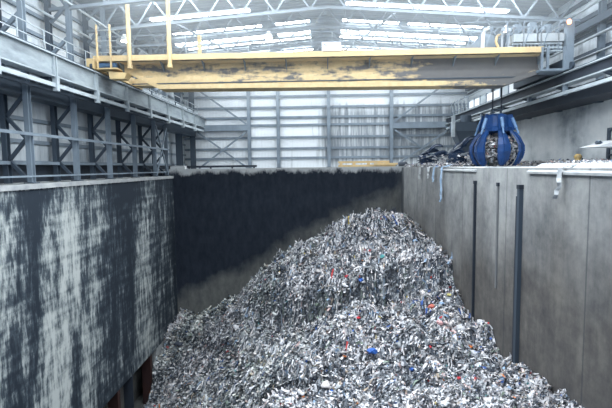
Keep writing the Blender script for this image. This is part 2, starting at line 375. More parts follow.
for k in range(9):
    y = 26.2 + 1.6 * k; MB().box(-11.01, -10.99, y + .12, y + 1.45, 4.75, 5.05).build('infill_panel', M['steel_light'], t)
tag(MB().tube((-12.1, 9, 6.9), (-11.9, 40, 6.9), .06).build('service_pipe', M['steel_light']), 'long pale pipe high on left columns', 'pipe')
tag(MB().tube((-11.15, 9, 7.45), (-11.15, 40, 7.45), .05).build('service_pipe', M['steel_light']), 'upper pale pipe running under left roof edge', 'pipe')
# right runway
t = thing('crane_runway', 'grimy grey crane runway girder along right wall', 'runway', (11.6, 22, 3.68))
MB().bar((11.65, 9, 4.22), (11.65, YW - .1, 4.22), .5, .05).build('top_flange', M['steel_light'], t)
MB().bar((11.6, 9, 3.7), (11.6, YW - .1, 3.7), .5, .06).build('bottom_flange', M['steel_light'], t)
MB().box(11.55, 11.6, 9, YW - .1, 3.73, 4.2).build('web', M['steel_black'], t)
MB().bar((11.65, 9, 4.30), (11.65, YW - .1, 4.30), .09, .11).build('crane_rail', M['steel_dark'], t)
MB().bar((11.45, 9, 3.3), (11.45, YW - .6, 3.3), .12, .15).build('cable_tray', M['steel_light'], t)
for k in range(8):
    y = 14.2 + 3.6 * k
    MB().box(11.4, 11.55, y, y + .22, 3.2, 3.72).build('hanger', M['steel'], t)
    MB().prism([(11.4, 3.64), (13.5, 3.64), (13.5, 2.9), (13.3, 2.9)], 'y', y + .5, y + .85).build('bracket', M['steel_dark'], t)
tag(MB().box(12.0, 13.48, 9, YW - .2, 2.95, 3.6).build('walkway_deck', M['steel_black']), 'walkway deck under right crane runway, deepened in black for underside shade', 'walkway')  # depth and black stand in for underside shadow and wall stain
t = thing('parapet_panel_row', 'row of pale sheet panels on right runway beyond the bridge', 'parapet', (11.9, 30, 4.25))
for k in range(9):
    y = 25.2 + 1.25 * k
    MB().box(11.9, 11.93, y, y + 1.08, 4.25, 5.0).build('panel', M['white' if k % 3 else 'steel_light'], t)
    MB().box(11.86, 11.96, y + 1.1, y + 1.2, 4.25, 5.1).build('post', M['steel'], t)
t = thing('handrail', 'steel zigzag railing at far end of right crane runway', 'handrail', (11.9, 39, 4.25))
for z in (4.7, 5.5): MB().bar((11.9, 36.6, z), (11.9, 41.2, z), .05, .05).build('rail', M['steel'], t)
for k in range(6):
    y = 36.6 + .9 * k; MB().bar((11.9, y, 4.25), (11.9, y, 5.6), .06, .06).build('post', M['steel'], t)
    if k < 5: MB().bar((11.9, y, 4.3), (11.9, y + .9, 5.5), .05, .07).build('diagonal', M['steel_light'], t)
for i, y in enumerate((15.4, 22.0, 28.6, 35.2)):
    t = thing('wall_column', '%s steel column from the near end above right runway' % ORD[i], 'column', (13.35, y, 3.6), 'columns above the right runway')
    MB().ibeam((13.33, y, 3.6), (13.33, y, 8.6), .26, .24).build('shaft', M['steel'], t)
    MB().box(13.1, 13.5, y - .2, y + .2, 3.6, 3.64).build('base_plate', M['steel_dark'], t)
for z, x, r, lab in ((6.05, 13.12, .07, 'pale pipe along upper right wall above runway'), (5.25, 13.15, .05, 'thin pale pipe low on right cladding'), (7.6, 13.14, .06, 'topmost pale pipe under right roof edge')):
    tag(MB().tube((x, 9, z), (x, 40.5, z), r).build('service_pipe', M['steel_light']), lab, 'pipe')
tag(MB().bar((13.2, 9, 6.75), (13.2, 41, 6.75), .3, .34).build('eaves_beam', M['steel_dark']), 'dark horizontal beam along upper right wall', 'beam')
# hopper under right runway
t = thing('steel_hopper', 'dark funnel shaped hopper hanging below right runway behind grab', 'hopper', (10.9, 33.9, 1.0))
b = MB(); zs = ((3.15, .95, .8), (2.5, .95, .8), (.9, .28, .3))
vs = [(10.95 + i * a, 34.1 + j * c, z) for z, a, c in zs for i, j in ((-1, -1), (1, -1), (1, 1), (-1, 1))]
b.add(vs, [(k * 4 + i, k * 4 + (i + 1) % 4, k * 4 + 4 + (i + 1) % 4, k * 4 + 4 + i) for k in range(2) for i in range(4)] + [(0, 1, 2, 3), (8, 9, 10, 11)]); b.build('hopper_body', M['steel_dark'], t)
MB().tube((10.95, 34.1, 3.7), (10.95, 34.1, 3.1), .4, 12).build('inlet', M['steel_dark'], t)
MB().bar((9.85, 33.5, 2.1), (9.85, 33.5, 3.6), .22, .22).build('hanger_post', M['steel_light'], t)
# end wall columns, beams, braces
for i, (x, lab) in enumerate(((-6.5, 'leftmost slender grey column against white end cladding'), (-3.8, 'slender grey column second from left against end cladding'), (.84, 'slender grey column at middle of end cladding'), (6.54, 'slender grey column rightmost against stained end cladding'))):
    t = thing('wind_column', lab, 'column', (x, YW - .35, -.06), 'columns on the end cladding')
    MB().ibeam((x, YW - .35, -.06), (x, YW - .35, 9.0), .30, .3).build('shaft', M['steel'], t)
    MB().box(x - .25, x + .25, YW - .6, YW - .1, -.06, 0).build('base_plate', M['steel_dark'], t)
for x0, x1, lab in ((-11.5, -6.65, 'grey wind beam across left bay of end cladding'), (6.7, 11.6, 'grey wind beam across right bay of end cladding')):
    t = thing('wind_beam', lab, 'beam', ((x0 + x1) / 2, YW - .35, 3.4)); MB().ibeam((x0, YW - .38, 3.65), (x1, YW - .38, 3.65), .4, .5).build('beam', M['steel'], t); MB().box(x0, x1, YW - .60, YW - .585, 3.42, 3.88).build('fascia_plate', M['steel'], t)
for p, q, lab in (((-11.3, 7.3), (-6.7, 4.0), 'long diagonal brace above wind beam in left bay of end cladding'), ((11.3, 7.3), (6.7, 4.0), 'long diagonal brace above wind beam in right bay of end cladding')):
    tag(MB().bar((p[0], YW - .5, p[1]), (q[0], YW - .5, q[1]), .1, .16).build('diagonal_brace', M['steel']), lab, 'brace')
for x0, x1, lab in ((-11.2, -6.7, 'crossed steel brace below wind beam in left bay of end cladding'), (6.8, 11.8, 'crossed steel brace below wind beam in right bay of end cladding')):
    t = thing('cross_brace', lab, 'brace', ((x0 + x1) / 2, YW - .5, 0))
    MB().bar((x0, YW - .50, 3.3), (x1, YW - .50, 0), .1, .15).build('brace_arm', M['steel'], t); MB().bar((x0, YW - .56, 0), (x1, YW - .56, 3.3), .1, .15).build('brace_arm', M['steel'], t)
# roof trusses
def truss(y, lab):
    t = thing('roof_truss', lab, 'truss', (XC, y, 6.9), 'roof trusses'); dz = 1.25
    for nm, off in (('top_chord', .28), ('bottom_chord', .28 + dz)):
        b = MB()
        for xe in (-12.4, 13.3): b.bar((XC, y, ZR0 - off), (xe, y, roofz(xe) - off), .14, .14)
        b.build(nm, M['truss'], t)
    for s, xe in ((-1, -12.3), (1, 13.2)):
        n = 14
        for k in range(n):
            a = XC + (xe - XC) * k / n; c = XC + (xe - XC) * (k + 1) / n
            z0 = roofz(a) - .28 - (dz if k % 2 else 0); z1 = roofz(c) - .28 - (0 if k % 2 else dz)
            MB().bar((a, y, z0), (c, y, z1), .08, .08).build('web_member', M['truss'], t)
for y, lab in ((20.5, 'roof truss directly above front of yellow crane bridge'), (23.8, 'roof truss above back of yellow crane bridge'), (27.1, 'roof truss first behind the crane bridge'), (30.4, 'roof truss second behind the crane bridge'), (33.7, 'roof truss third behind the crane bridge'), (37.0, 'roof truss farthest back near end cladding')): truss(y, lab)
for i, (x0, x1, lab) in enumerate(((1.5, 4.6, 'thin diagonal roof brace right of the ridge'), (-5.5, -8.5, 'thin diagonal roof brace left of the ridge'))):
    tag(MB().bar((x0, 37, roofz(x0) - .75), (x1, 27.1, roofz(x1) - .45), .1, .1).build('roof_brace', M['truss']), lab, 'brace')
for i, (x, y, lab) in enumerate(((-10.4, 24.2, 'white high bay lamp hanging beside tall left yellow posts'), (-2.65, 24.2, 'glowing high bay lamp hanging left of the roof ridge'), (1.42, 24.2, 'glowing high bay lamp hanging just right of the roof ridge'), (9.75, 24.2, 'glowing high bay lamp hanging over the crane trolley'))):
    t = thing('high_bay_lamp', lab, 'lamp', (x, y, 6.85), 'high bay lamps')
    MB().lathe((x, y, 0), [(.24, 6.86), (.22, 6.95), (.13, 7.12), (.07, 7.2)], 14).build('lamp_shade', M['white'], t, smooth=True)
    MB().lathe((x, y, 0), [(.16, 6.82), (.2, 6.85), (.2, 6.87)], 12).build('lamp_bulb', M['glow_white'], t)
    MB().tube((x, y, 7.2), (x, y, roofz(x) - .25), .018, 6).build('hanging_rod', M['truss'], t)

# ------------------------------------------------------------------ crane bridge
YG = 21.55
t = thing('crane_bridge', 'yellow double girder overhead crane bridge spanning the whole pit', 'crane', (0, 23.5, 3.7))
prof = [(-10.5, 5.12), (-10.5, 4.75), (-9.45, 4.72), (-7.85, 4.08), (8.95, 3.95), (10.45, 4.35), (10.45, 5.12)]
prof2 = [(-10.5, 5.12), (-10.5, 4.75), (10.45, 4.65), (10.45, 5.12)]
low = [(-9.45, 4.72), (-7.85, 3.91), (8.95, 3.79), (10.45, 4.3), (10.45, 4.55), (8.95, 4.03), (-7.85, 4.12), (-9.45, 4.9)]
for nm, y in (('front_girder', YG), ('back_girder', 25.0)):
    g = MB().prism(prof if y < 23 else prof2, 'y', y, y + .9).build(nm, M['bridge'], t)
    if y < 23: MB().prism(low, 'y', y - .10, y + .9).build('lower_flange', M['bridge_flange'], g)
    MB().box(-9, 10, y + .4, y + .5, 5.12, 5.22).build('trolley_rail', M['steel_dark'], g)
b = MB(); b.box(-10.8, 10.4, 20.95, 20.99, 5.12, 5.43); b.box(-10.8, 10.4, 20.95, YG + .2, 5.12, 5.17); b.build('walkway', M['yellow'], t)
for k in range(11):
    x = -9.6 + 2.0 * k; MB().prism([(20.99, 5.12), (YG, 5.12), (YG, 4.72)], 'x', x, x + .04).build('bracket', M['steel'], t)
MB().box(-9.2, 9.9, YG - .03, YG, 4.15, 4.20).build('dark_strip', M['steel_dark'], t)  # dark line along the web above the lower flange
for k in range(20):
    x = -6.3 + .99 * k
    if x < 6.6: MB().bar((x, 20.97, 5.2), (x, 20.97, 6.32), .03, .03).build('railing_post', M['steel_light'], t)
for z in (5.85, 6.32): MB().bar((-10.6, 20.97, z), (6.6, 20.97, z), .03, .03).build('railing', M['truss'], t)
for x in (-8.99, -7.06): MB().tube((x, 20.86, 4.9), (x, 20.86, 8.25), .10, 10).tube((x, 20.86, 4.78), (x, 20.86, 4.92), .13, 10).build('tall_post', M['yellow'], t)
for x, h in ((-7.66, 6.75), (-6.08, 6.75)): MB().bar((x, 22.6, 5.12), (x, 22.6, h), .16, .16).build('short_post', M['yellow'], t)
for x in (-10.55, -9.91): MB().bar((x, 20.9, 4.85), (x, 20.9, 6.85), .07, .07).build('cage_post', M['yellow'], t)
for z in (5.55, 6.1, 6.6): MB().bar((-10.55, 20.9, z), (-9.6, 20.9, z), .035, .035).build('cage_rail', M['steel_light'], t)
MB().box(-10.6, -9.6, 20.85, YG, 4.78, 4.84).build('motor_platform', M['yellow'], t)
mo = MB().tube((-10.5, 21.15, 5.0), (-9.75, 21.15, 5.0), .17, 14).tube((-10.62, 21.15, 5.0), (-10.5, 21.15, 5.0), .2, 14).build('drive_motor', M['motor'], t)
MB().box(-10.3, -10.2, 21.0, 21.3, 4.84, 4.92).box(-10.0, -9.9, 21.0, 21.3, 4.84, 4.92).build('motor_foot', M['steel_dark'], mo)
MB().box(-11.0, -10.68, 20.7, 26.6, 4.80, 5.25).build('end_carriage', M['yellow'], t)
MB().prism([(-10.05, 4.35), (-9.35, 4.35), (-9.2, 4.62), (-10.1, 4.70)], 'y', 21.0, YG).build('buffer_block', M['yellow'], t)
MB().box(11.45, 11.85, 21.3, 26.6, 4.42, 4.9).build('end_carriage', M['steel_dark'], t)
for x in (-10.78, 11.62):
    for y in (20.8, 26.2): MB().tube((x - .06, y, 4.9 if x < 0 else 4.52), (x + .06, y, 4.9 if x < 0 else 4.52), .15 if x < 0 else .16, 14).build('wheel', M['steel_dark'], t)
for x in (10.35, 10.62, 11.38): MB().bar((x, 21.0, 4.36), (x, 21.0, 5.4), .11, .11).build('platform_post', M['steel'], t)
MB().box(10.3, 11.45, 20.95, 21.9, 4.32, 4.42).build('platform_deck', M['steel'], t)
MB().box(11.42, 11.75, 20.9, 21.2, 4.36, 6.62).build('end_mast', M['steel'], t)
MB().box(-9.3, 8.8, 22.5, 25.0, 5.05, 5.1).build('cross_tie', M['steel_dark'], t)
MB().box(11.2, 11.9, 20.85, 21.2, 6.5, 6.6).build('mast_bracket', M['steel'], t)
lamp = MB().lathe((11.45, 20.82, 0), [(.07, 6.38), (.09, 6.42), (.09, 6.52), (.04, 6.58)], 10).build('warning_lamp', M['glow_orange'], t); lamp['label'] = 'lit orange warning lamp'
s = thing('sign_board', 'small white sign board standing on middle of crane bridge', 'sign', (.6, 20.94, 5.43))
MB().box(.14, 1.04, 20.90, 20.94, 5.42, 5.82).build('board', M['white'], s)
b = MB().add([(.22, 20.89, 5.74), (.25, 20.89, 5.70), (.36, 20.89, 5.645), (.42, 20.89, 5.65), (.36, 20.89, 5.68), (.27, 20.89, 5.745)], [(0, 1, 2, 3, 4, 5)]); b.build('emblem', M['steel'], s)
b = MB()
for x0, x1 in ((.44, .52), (.54, .66), (.68, .74), (.76, .88)): b.box(x0, x1, 20.893, 20.90, 5.685, 5.715)
b.build('lettering', M['steel_light'], s)
# trolley
t = thing('crane_trolley', 'grey machinery trolley riding on right end of yellow crane bridge', 'trolley', (9.2, 23.5, 5.22))
b = MB()
for y in (21.98, 25.45): b.box(6.7, 11.3, y - .15, y + .15, 5.3, 5.5)
for x in (6.7, 8.6, 10.5, 11.2): b.box(x, x + .2, 21.9, 25.5, 5.3, 5.48)
b.build('frame', M['steel_light'], t)
for x in (7.0, 11.0):
    for y in (21.98, 25.45): MB().tube((x, y - .08, 5.35), (x, y + .08, 5.35), .15, 14).build('wheel', M['steel_dark'], t)
MB().box(9.0, 11.3, 21.05, 21.15, 5.36, 5.44).box(9.0, 11.3, 21.05, 21.15, 5.56, 5.62).box(8.7, 11.3, 21.05, 21.15, 5.22, 5.28).build('side_rail', M['steel_light'], t)
for k in range(14): MB().box(9.05 + .165 * k, 9.12 + .165 * k, 21.08, 21.2, 5.28, 5.6).build('louvre', M['steel'], t)
for x0, x1 in ((9.05, 10.1), (10.2, 11.35)): MB().box(x0, x1, 21.0, 21.7, 5.68, 6.04).build('control_cabinet', M['wood'], t)
for x in (8.2, 9.6): MB().tube((x, 22.3, 5.95), (x, 24.8, 5.95), .42, 18).tube((x, 22.25, 5.95), (x, 22.35, 5.95), .5, 18).build('hoist_drum', M['steel'], t)
MB().box(8.9, 11.3, 21.75, 24.9, 5.5, 6.2).build('shade_backing', M['steel_dark'], t)  # added dark box stands in for shading around the drums
for k in range(12):
    x = 8.75 + .22 * k; h = 6.2 + .28 * ((k * 37) % 5) / 5
    MB().tube((x, 21.4, 6.02), (x, 21.4, h), .05, 8).tube((x, 21.4, h - .05), (x + .18, 21.5, h + .03), .06, 8).build('fitting', M['steel' if k % 2 else 'grey_metal'], t)
for x in (8.75, 9.5, 10.3, 11.1): MB().bar((x, 21.02, 5.3), (x, 21.02, 6.62), .04, .04).build('railing_post', M['truss'], t)
for z in (6.35, 6.6): MB().bar((6.8, 21.02, z), (11.3, 21.02, z), .035, .035).build('railing', M['truss'], t)
for k in range(15):
    x = 6.9 + .29 * k; MB().bar((x, 20.98, 5.45 if k % 3 == 0 else 6.05), (x + .29, 20.98, 6.35), .035, .035).build('guard_bar', M['steel'], t)
for x, z in ((9.3, 6.62), (10.0, 6.7), (10.7, 6.6)):
    MB().box(x, x + .3, 21.5, 21.8, 6.2, z).build('motor_housing', M['steel'], t)
for x in (8.55, 8.85): MB().tube((x, 21.1, 5.35), (x, 21.1, 6.15), .055, 8).tube((x, 21.05, 6.15), (x, 21.05, 6.3), .09, 8).build('valve_stack', M['tine_pale'], t)
MB().path([(7.72, 21.3, 5.4), (7.75, 21.3, 6.15), (7.82, 21.3, 6.33), (8.02, 21.3, 6.42)], .085, 10).build('exhaust_elbow', M['white'], t)
MB().path([(8.42, 21.2, 5.5), (8.3, 21.2, 5.75), (8.35, 21.2, 6.0), (8.5, 21.2, 6.1)], .06, 8).build('hose', M['yellow'], t)
MB().prism([(6.6, 5.3), (8.0, 5.3), (8.0, 5.9), (7.5, 5.85), (7.0, 5.6)], 'y', 21.4, 22.1).build('cover', M['steel'], t)
MB().box(8.75, 9.0, 21.0, 21.3, 5.15, 5.5).build('junction_box', M['steel_light'], t)

for o in COL.objects:
    if o.name in ('crane_bridge', 'sign_board', 'crane_trolley'): o.location.y += .5
# ------------------------------------------------------------------ orange-peel grabs
def make_grab(t, paint, cyl, R=1.35, openr=0.0):
    """local: axis z, jaws at z=0, head at z=2.75"""
    MB.build_l = MB.build
    hub = MB().lathe((0, 0, 0), [(.50, 1.72), (.78, 1.78), (.80, 1.98), (.66, 2.05), (.62, 2.55), (.50, 2.66), (.28, 2.72)], 12)
    ORG[t] = Vector((0, 0, 0)); h = hub.build('head', paint, t)
    for k in range(6):
        a = math.pi / 3 * k + .35; c, s = math.cos(a), math.sin(a)
        MB().bar((.80 * c, .80 * s, 1.82), (.62 * c, .62 * s, 2.64), .34, .10).build('gusset_plate', paint, h)
    MB().tube((-.22, 0, 2.72), (-.22, 0, 2.95), .06).tube((.22, 0, 2.72), (.22, 0, 2.95), .06).tube((-.3, 0, 2.93), (.3, 0, 2.93), .06).build('shackle', M['steel_dark'], h)
    cl = [(.62, 1.95, .15), (.82, 1.72, .17), (1.06, 1.42, .24), (1.24, 1.05, .31), (1.26, .70, .33), (1.16, .35, .28), (1.0, .08, .17), (.92, -.03, .07)]
    for k in range(6):
        a = math.pi / 3 * k + .35; c, s = math.cos(a), math.sin(a); vs = []
        for i, (r, z, w) in enumerate(cl):
            r = (r + openr * max(0, (1.9 - z)) / 1.9) * R / 1.35
            for rr, ww in ((r + .10, .30 * w), (r + .03, w), (r - .09, w), (r - .09, -w), (r + .03, -w), (r + .10, -.30 * w)):
                vs.append((rr * c - ww * s, rr * s + ww * c, z))
        n = 6; L = len(cl)
        fs = [(i * n + j, i * n + (j + 1) % n, (i + 1) * n + (j + 1) % n, (i + 1) * n + j) for i in range(L - 1) for j in range(n)] + [tuple(range(n))[::-1], tuple(range((L - 1) * n, L * n))]
        tn = MB().add(vs, fs).build('tine', paint, t)
        ca = a
        p = (.78 * math.cos(ca), .78 * math.sin(ca), 2.45); q = ((1.12 + openr * .3) * math.cos(ca) * R / 1.35, (1.12 + openr * .3) * math.sin(ca) * R / 1.35, 1.62)
        MB().tube(p, Vector(p).lerp(Vector(q), .62), .085, 10).tube(Vector(p).lerp(Vector(q), .6), q, .05, 8).build('hydraulic_cylinder', cyl, tn)
        b = MB()
        for i in range(1, L - 2):
            r0, z0, _ = cl[i]; r1, z1, _ = cl[i + 1]
            r0 = (r0 + openr * max(0, 1.9 - z0) / 1.9) * R / 1.35 + .12; r1 = (r1 + openr * max(0, 1.9 - z1) / 1.9) * R / 1.35 + .12
            b.bar((r0 * c, r0 * s, z0), (r1 * c, r1 * s, z1), .10, .08)
        b.build('spine', paint, tn)
    return t
g = thing('orange_peel_grab', 'closed blue six-tined waste grab standing on right ledge', 'grab', (9.12, 23.5, -.03)); g.rotation_euler.z = .12
g.scale = (.95, .95, .97)
make_grab(g, M['blue'], M['blue_pale'])
g = thing('orange_peel_grab', 'navy grab lying tipped on right ledge just left of blue grab', 'grab', (9.4, 27.4, .68)); g.rotation_euler = (math.radians(100), 0, math.radians(-62)); g.scale = (.70, .70, .70)
make_grab(g, M['navy'], M['tine_pale'], openr=.3)
g = thing('orange_peel_grab', 'dark grab lying on its side at far left of right ledge', 'grab', (7.95, 29.2, .56)); g.rotation_euler = (math.radians(98), 0, math.radians(-75)); g.scale = (.58, .58, .58)
make_grab(g, M['navy'], M['tine_pale'], openr=.2)
for x, lab in ((8.9, 'left hoist rope running down from trolley to blue grab'), (9.34, 'right hoist rope running down from trolley to blue grab')):
    tag(MB().tube((x, 23.5, 2.86), (x, 23.5, 5.6), .035, 6).build('hoist_rope', M['steel_black']), lab, 'rope', 'hoist ropes')

# ------------------------------------------------------------------ ledge things
t = thing('lifting_beam', 'yellow lifting beam lying on ledge behind black end wall', 'beam', (3.6, 34.4, -.06))
MB().box(1.4, 5.75, 34.2, 34.5, -.05, .14).build('lower_beam', M['yellow'], t); MB().box(1.4, 5.3, 34.25, 34.45, .26, .42).build('upper_beam', M['yellow'], t)
for x in (1.5, 2.5, 3.6, 4.4, 5.0): MB().box(x, x + .22, 34.22, 34.48, .14, .26).build('spacer', M['yellow'], t)
MB().box(4.1, 5.9, 34.1, 34.2, .1, .24).build('side_plate', M['yellow'], t)
tag(MB().lathe((6.4, 34.6, 0), [(.36, -.06), (.36, .12), (.3, .26), (.15, .34)], 16).build('drum_lid', M['steel_black'], smooth=True), 'round black lid at right end of yellow lifting beam', 'lid')
t = thing('steel_barrier', 'low black barrier rail on ledge at left of end wall', 'barrier', (-8, 34.6, -.06))
MB().box(-10.6, -4.9, 34.5, 34.6, .06, .22).build('rail', M['steel_black'], t)
for x in (-10.3, -8.6, -6.9, -5.2): MB().box(x, x + .12, 34.6, 34.7, -.06, .22).build('post', M['steel_black'], t)
t = thing('concrete_block', 'dark concrete block on corner where left and end walls meet', 'block', (-10.7, 33.3, -.015))
MB().box(-11.2, -10.1, 33.05, 33.55, -.015, .18).build('body', M['end'], t); MB().box(-11.1, -10.2, 33.1, 33.5, .18, .24).build('cap', M['ledge'], t)
t = thing('bollard', 'small dirty yellow bollard on right ledge beside doorway', 'bollard', (12.0, 21.2, -.1))
MB().lathe((12.0, 21.2, 0), [(.16, -.1), (.14, .26), (.18, .28), (.18, .36), (.08, .46)], 12).build('post', M['ochre'], t); MB().box(11.8, 12.2, 21.0, 21.4, -.1, -.06).build('foot_plate', M['steel_dark'], t); MB().box(11.9, 12.35, 20.95, 21.05, -.08, .1).build('side_bracket', M['steel_dark'], t)
t = thing('canopy_panel', 'white wedge shaped canopy panel jutting out beside doorway on right', 'canopy', (12.6, 20.6, .8))
MB().prism([(11.85, .72), (13.35, .70), (13.35, .98), (12.9, 1.02)], 'y', 19.6, 20.9).build('panel', M['white'], t)
MB().box(13.3, 13.46, 19.6, 20.9, .6, 1.1).build('mounting_plate', M['steel'], t)
MB().lathe((12.3, 20.2, 0), [(.1, .86), (.16, .9), (.1, 1.0)], 10).build('vent_cap', M['steel_dark'], t)

# guide rails on right pit wall
def guide(name, y, w, d, z0, mat, lab, extra=False):
    t = thing(name, lab, 'rail', (XR, y, z0), 'guide rails on the right pit wall')
    MB().box(XR - d, XR, y - w / 2, y + w / 2, z0, -.72).build('channel', M[mat], t)
    MB().box(XR - d - .015, XR, y - w / 2 - .02, y + w / 2 + .02, -.72, -.60).build('cap', M['steel_black'], t)
    if extra: MB().box(XR - d + .02, XR, y + w / 2 + .02, y + w / 2 + .12, z0, -.95).build('side_angle', M['steel_black'], t)
guide('guide_rail', 17.3, .11, .09, -13, 'steel_black', 'black steel guide rail on right pit wall farthest from camera')
guide('guide_rail', 15.15, .10, .05, -4.2, 'grey_metal', 'pale grey guide rail on right pit wall between two black rails')
guide('guide_rail', 13.4, .15, .12, -13, 'steel_dark', 'double dark guide rail on right pit wall nearest camera', True)
# rags
def rag(pts, w, mat, lab):
    b = MB(); n = len(pts)
    for i, (x, y, z) in enumerate(pts):
        ww = w * (.6 + .6 * rnd.random()) * (1 if i < n - 1 else .3)
        b.v += [Vector((x - .02 * rnd.random(), y - ww / 2, z)), Vector((x - .05 - .05 * rnd.random(), y, z)), Vector((x - .02 * rnd.random(), y + ww / 2, z))]
    for i in range(n - 1):
        for j in range(2): b.f.append((i * 3 + j, i * 3 + j + 1, i * 3 + j + 4, i * 3 + j + 3))
    o = b.build('plastic_rag', M[mat]); md = o.modifiers.new('thick', 'SOLIDIFY'); md.thickness = .02; md.offset = 1
    return tag(o, lab, 'rag')
def rpts(y, z1, n, dy=0.0): return [(XR + .25, y, -.02), (XR - .09, y, -.1)] + [(XR - .1 - .04 * rnd.random(), y + dy * k / n + .12 * (rnd.random() - .5), -.25 + (z1 + .25) * k / n) for k in range(1, n + 1)]
rag(rpts(21.75, -1.75, 9), .15, 'cloth_blue', 'long pale blue plastic rag hanging over right pit wall')
rag(rpts(23.2, -.85, 5), .2, 'cloth_blue', 'short pale blue rag hanging at far end of right pit wall')
rag(rpts(24.4, -.7, 5), .25, 'cloth_white', 'short white rag hanging at far end of right pit wall')
rag(rpts(26.5, -.8, 5), .25, 'cloth_white', 'short white rag hanging nearest the end wall corner on right pit wall')
rag(rpts(11.1, -.85, 6, .05), .09, 'cloth_white', 'thin white torn strip hanging from nearest right lip slabs')
# piers in the openings under the left wall
for y, lab in ((27.5, 'rust red steel pier under left pit wall beside the waste'), (22.9, 'dark rusty steel pier nearest camera under left pit wall')):
    t = thing('steel_pier', lab, 'pier', (XL - .3, y, FLOOR)); MB().box(XL - .62, XL - .02, y - .12, y + .12, FLOOR, -11.9).build('shaft', M['rust'], t); MB().box(XL - .06, XL + .0, y - .2, y - .12, FLOOR, -11.9).build('edge_flange', M['rust'], t)
t = thing('steel_pier', 'thin black steel blade between the two rusty piers under left wall', 'pier', (XL, 24.5, FLOOR)); MB().box(XL - .5, XL + .05, 24.45, 24.5, FLOOR, -11.3).build('plate', M['steel_black'], t)

# ------------------------------------------------------------------ the waste heap
CP = np.array([(3.13,25.5,-2.61), (1.41,25.5,-3.17), (-0.04,26.0,-4.29), (-1.44,26.5,-5.10), (-3.73,27.5,-7.13), (-5.78,29.0,-8.80), (-8.02,32.5,-10.86), (-9.67,32.9,-11.38), (-10.99,32.9,-11.70), (4.55,25.5,-3.20), (5.59,25.0,-4.17), (5.89,22.3,-4.64), (6.01,20.3,-5.02), (6.08,18.5,-5.86), (5.96,17.0,-6.90), (5.99,14.7,-6.55), (5.99,12.0,-5.92), (6.02,9.8,-5.48), (0.42,21.5,-7.15), (-1.64,22.5,-7.79), (2.79,20.8,-6.34), (4.89,19.8,-5.58), (-3.55,23.0,-8.62), (-3.77,21.0,-9.63), (2.97,24.2,-4.02), (1.05,24.2,-4.56), (4.75,23.6,-4.47), (2.77,22.6,-5.31), (0.73,23.0,-5.92), (-1.16,24.0,-6.45), (4.89,21.8,-5.13), (0.34,18.0,-7.18), (2.97,16.5,-6.58), (4.47,16.5,-6.19), (0.94,14.5,-7.17), (3.84,13.0,-6.42), (-0.07,12.5,-7.03), (2.13,11.8,-6.63), (4.31,10.5,-5.89), (-8.21,29.0,-10.87), (-5.43,25.5,-9.86),
 (-10.37,27.2,-12.95), (-8.85,25.5,-13.26), (-10.49,26.8,-14.60), (-6.22,22.5,-12.25), (-9.61,29.0,-11.91), (-9.81,25.5,-14.40), (-7.64,23.5,-13.26), (-7.54,26.5,-11.20), (-7.16,25.0,-12.08), (-4.04,21.0,-10.40), (-5.07,21.0,-11.69), (-2.98,17.5,-9.86), (-2.57,18.3,-9.06), (-1.37,18.5,-8.26),
 (3,29,-5.0), (6,29,-5.2), (3,33,-7.0), (6,33,-6.6), (-2,33,-9.0), (-5,33,-10.2), (0,29,-6.2), (-11,24,-14.8), (-11,29.5,-12.2), (-9,20,-14.2), (-11,15,-14.8), (-6,17,-12.8), (-5,12,-11.5), (-2,9,-8.5), (2,6,-6.8), (6,6,-5.2), (-8,6,-13.5), (-1.5,13.5,-8.0)])
def tps(P, vals):
    n = len(P); d = np.sqrt(((P[:, None] - P[None]) ** 2).sum(-1)) + 1e-9
    A = np.zeros((n + 3, n + 3)); A[:n, :n] = d ** 2 * np.log(d) + np.eye(n) * .6; A[:n, n:] = np.c_[np.ones(n), P]; A[n:, :n] = A[:n, n:].T
    return np.linalg.solve(A, np.r_[vals, 0, 0, 0])
W = tps(CP[:, :2], CP[:, 2])
GX = np.arange(-11.0, 6.001, .085); GY = np.arange(5.5, 33.001, .085)
XX, YY = np.meshgrid(GX, GY)
def vnoise(x, y, seed):
    r = np.random.default_rng(seed).random((256, 256)); xi = np.floor(x).astype(int); yi = np.floor(y).astype(int)
    fx = x - xi; fy = y - yi; fx = fx * fx * (3 - 2 * fx); fy = fy * fy * (3 - 2 * fy); g_ = lambda a, c: r[a % 256, c % 256]
    return (g_(xi, yi) * (1 - fx) + g_(xi + 1, yi) * fx) * (1 - fy) + (g_(xi, yi + 1) * (1 - fx) + g_(xi + 1, yi + 1) * fx) * fy - .5
q = np.c_[XX.ravel(), YY.ravel()]; Zs = np.zeros(len(q))
for i in range(0, len(q), 8000):
    d = np.sqrt(((q[i:i + 8000, None] - CP[None, :, :2]) ** 2).sum(-1)) + 1e-9
    Zs[i:i + 8000] = (d ** 2 * np.log(d)) @ W[:-3] + W[-3] + q[i:i + 8000] @ W[-2:]
ZZ = Zs.reshape(XX.shape)
def sdist(line):
    best = np.full(XX.shape, 1e9); sg = np.zeros(XX.shape)
    for (x0, y0), (x1, y1) in zip(line, line[1:]):
        dx, dy = x1 - x0, y1 - y0; tt = np.clip(((XX - x0) * dx + (YY - y0) * dy) / (dx * dx + dy * dy), 0, 1)
        ex, ey = XX - x0 - tt * dx, YY - y0 - tt * dy; dd = np.hypot(ex, ey); side = np.sign(dx * ey - dy * ex)
        m = dd < best; best = np.where(m, dd, best); sg = np.where(m, side, sg)
    return best, sg
wx = .9 * vnoise(XX * .7, YY * .7, 41)
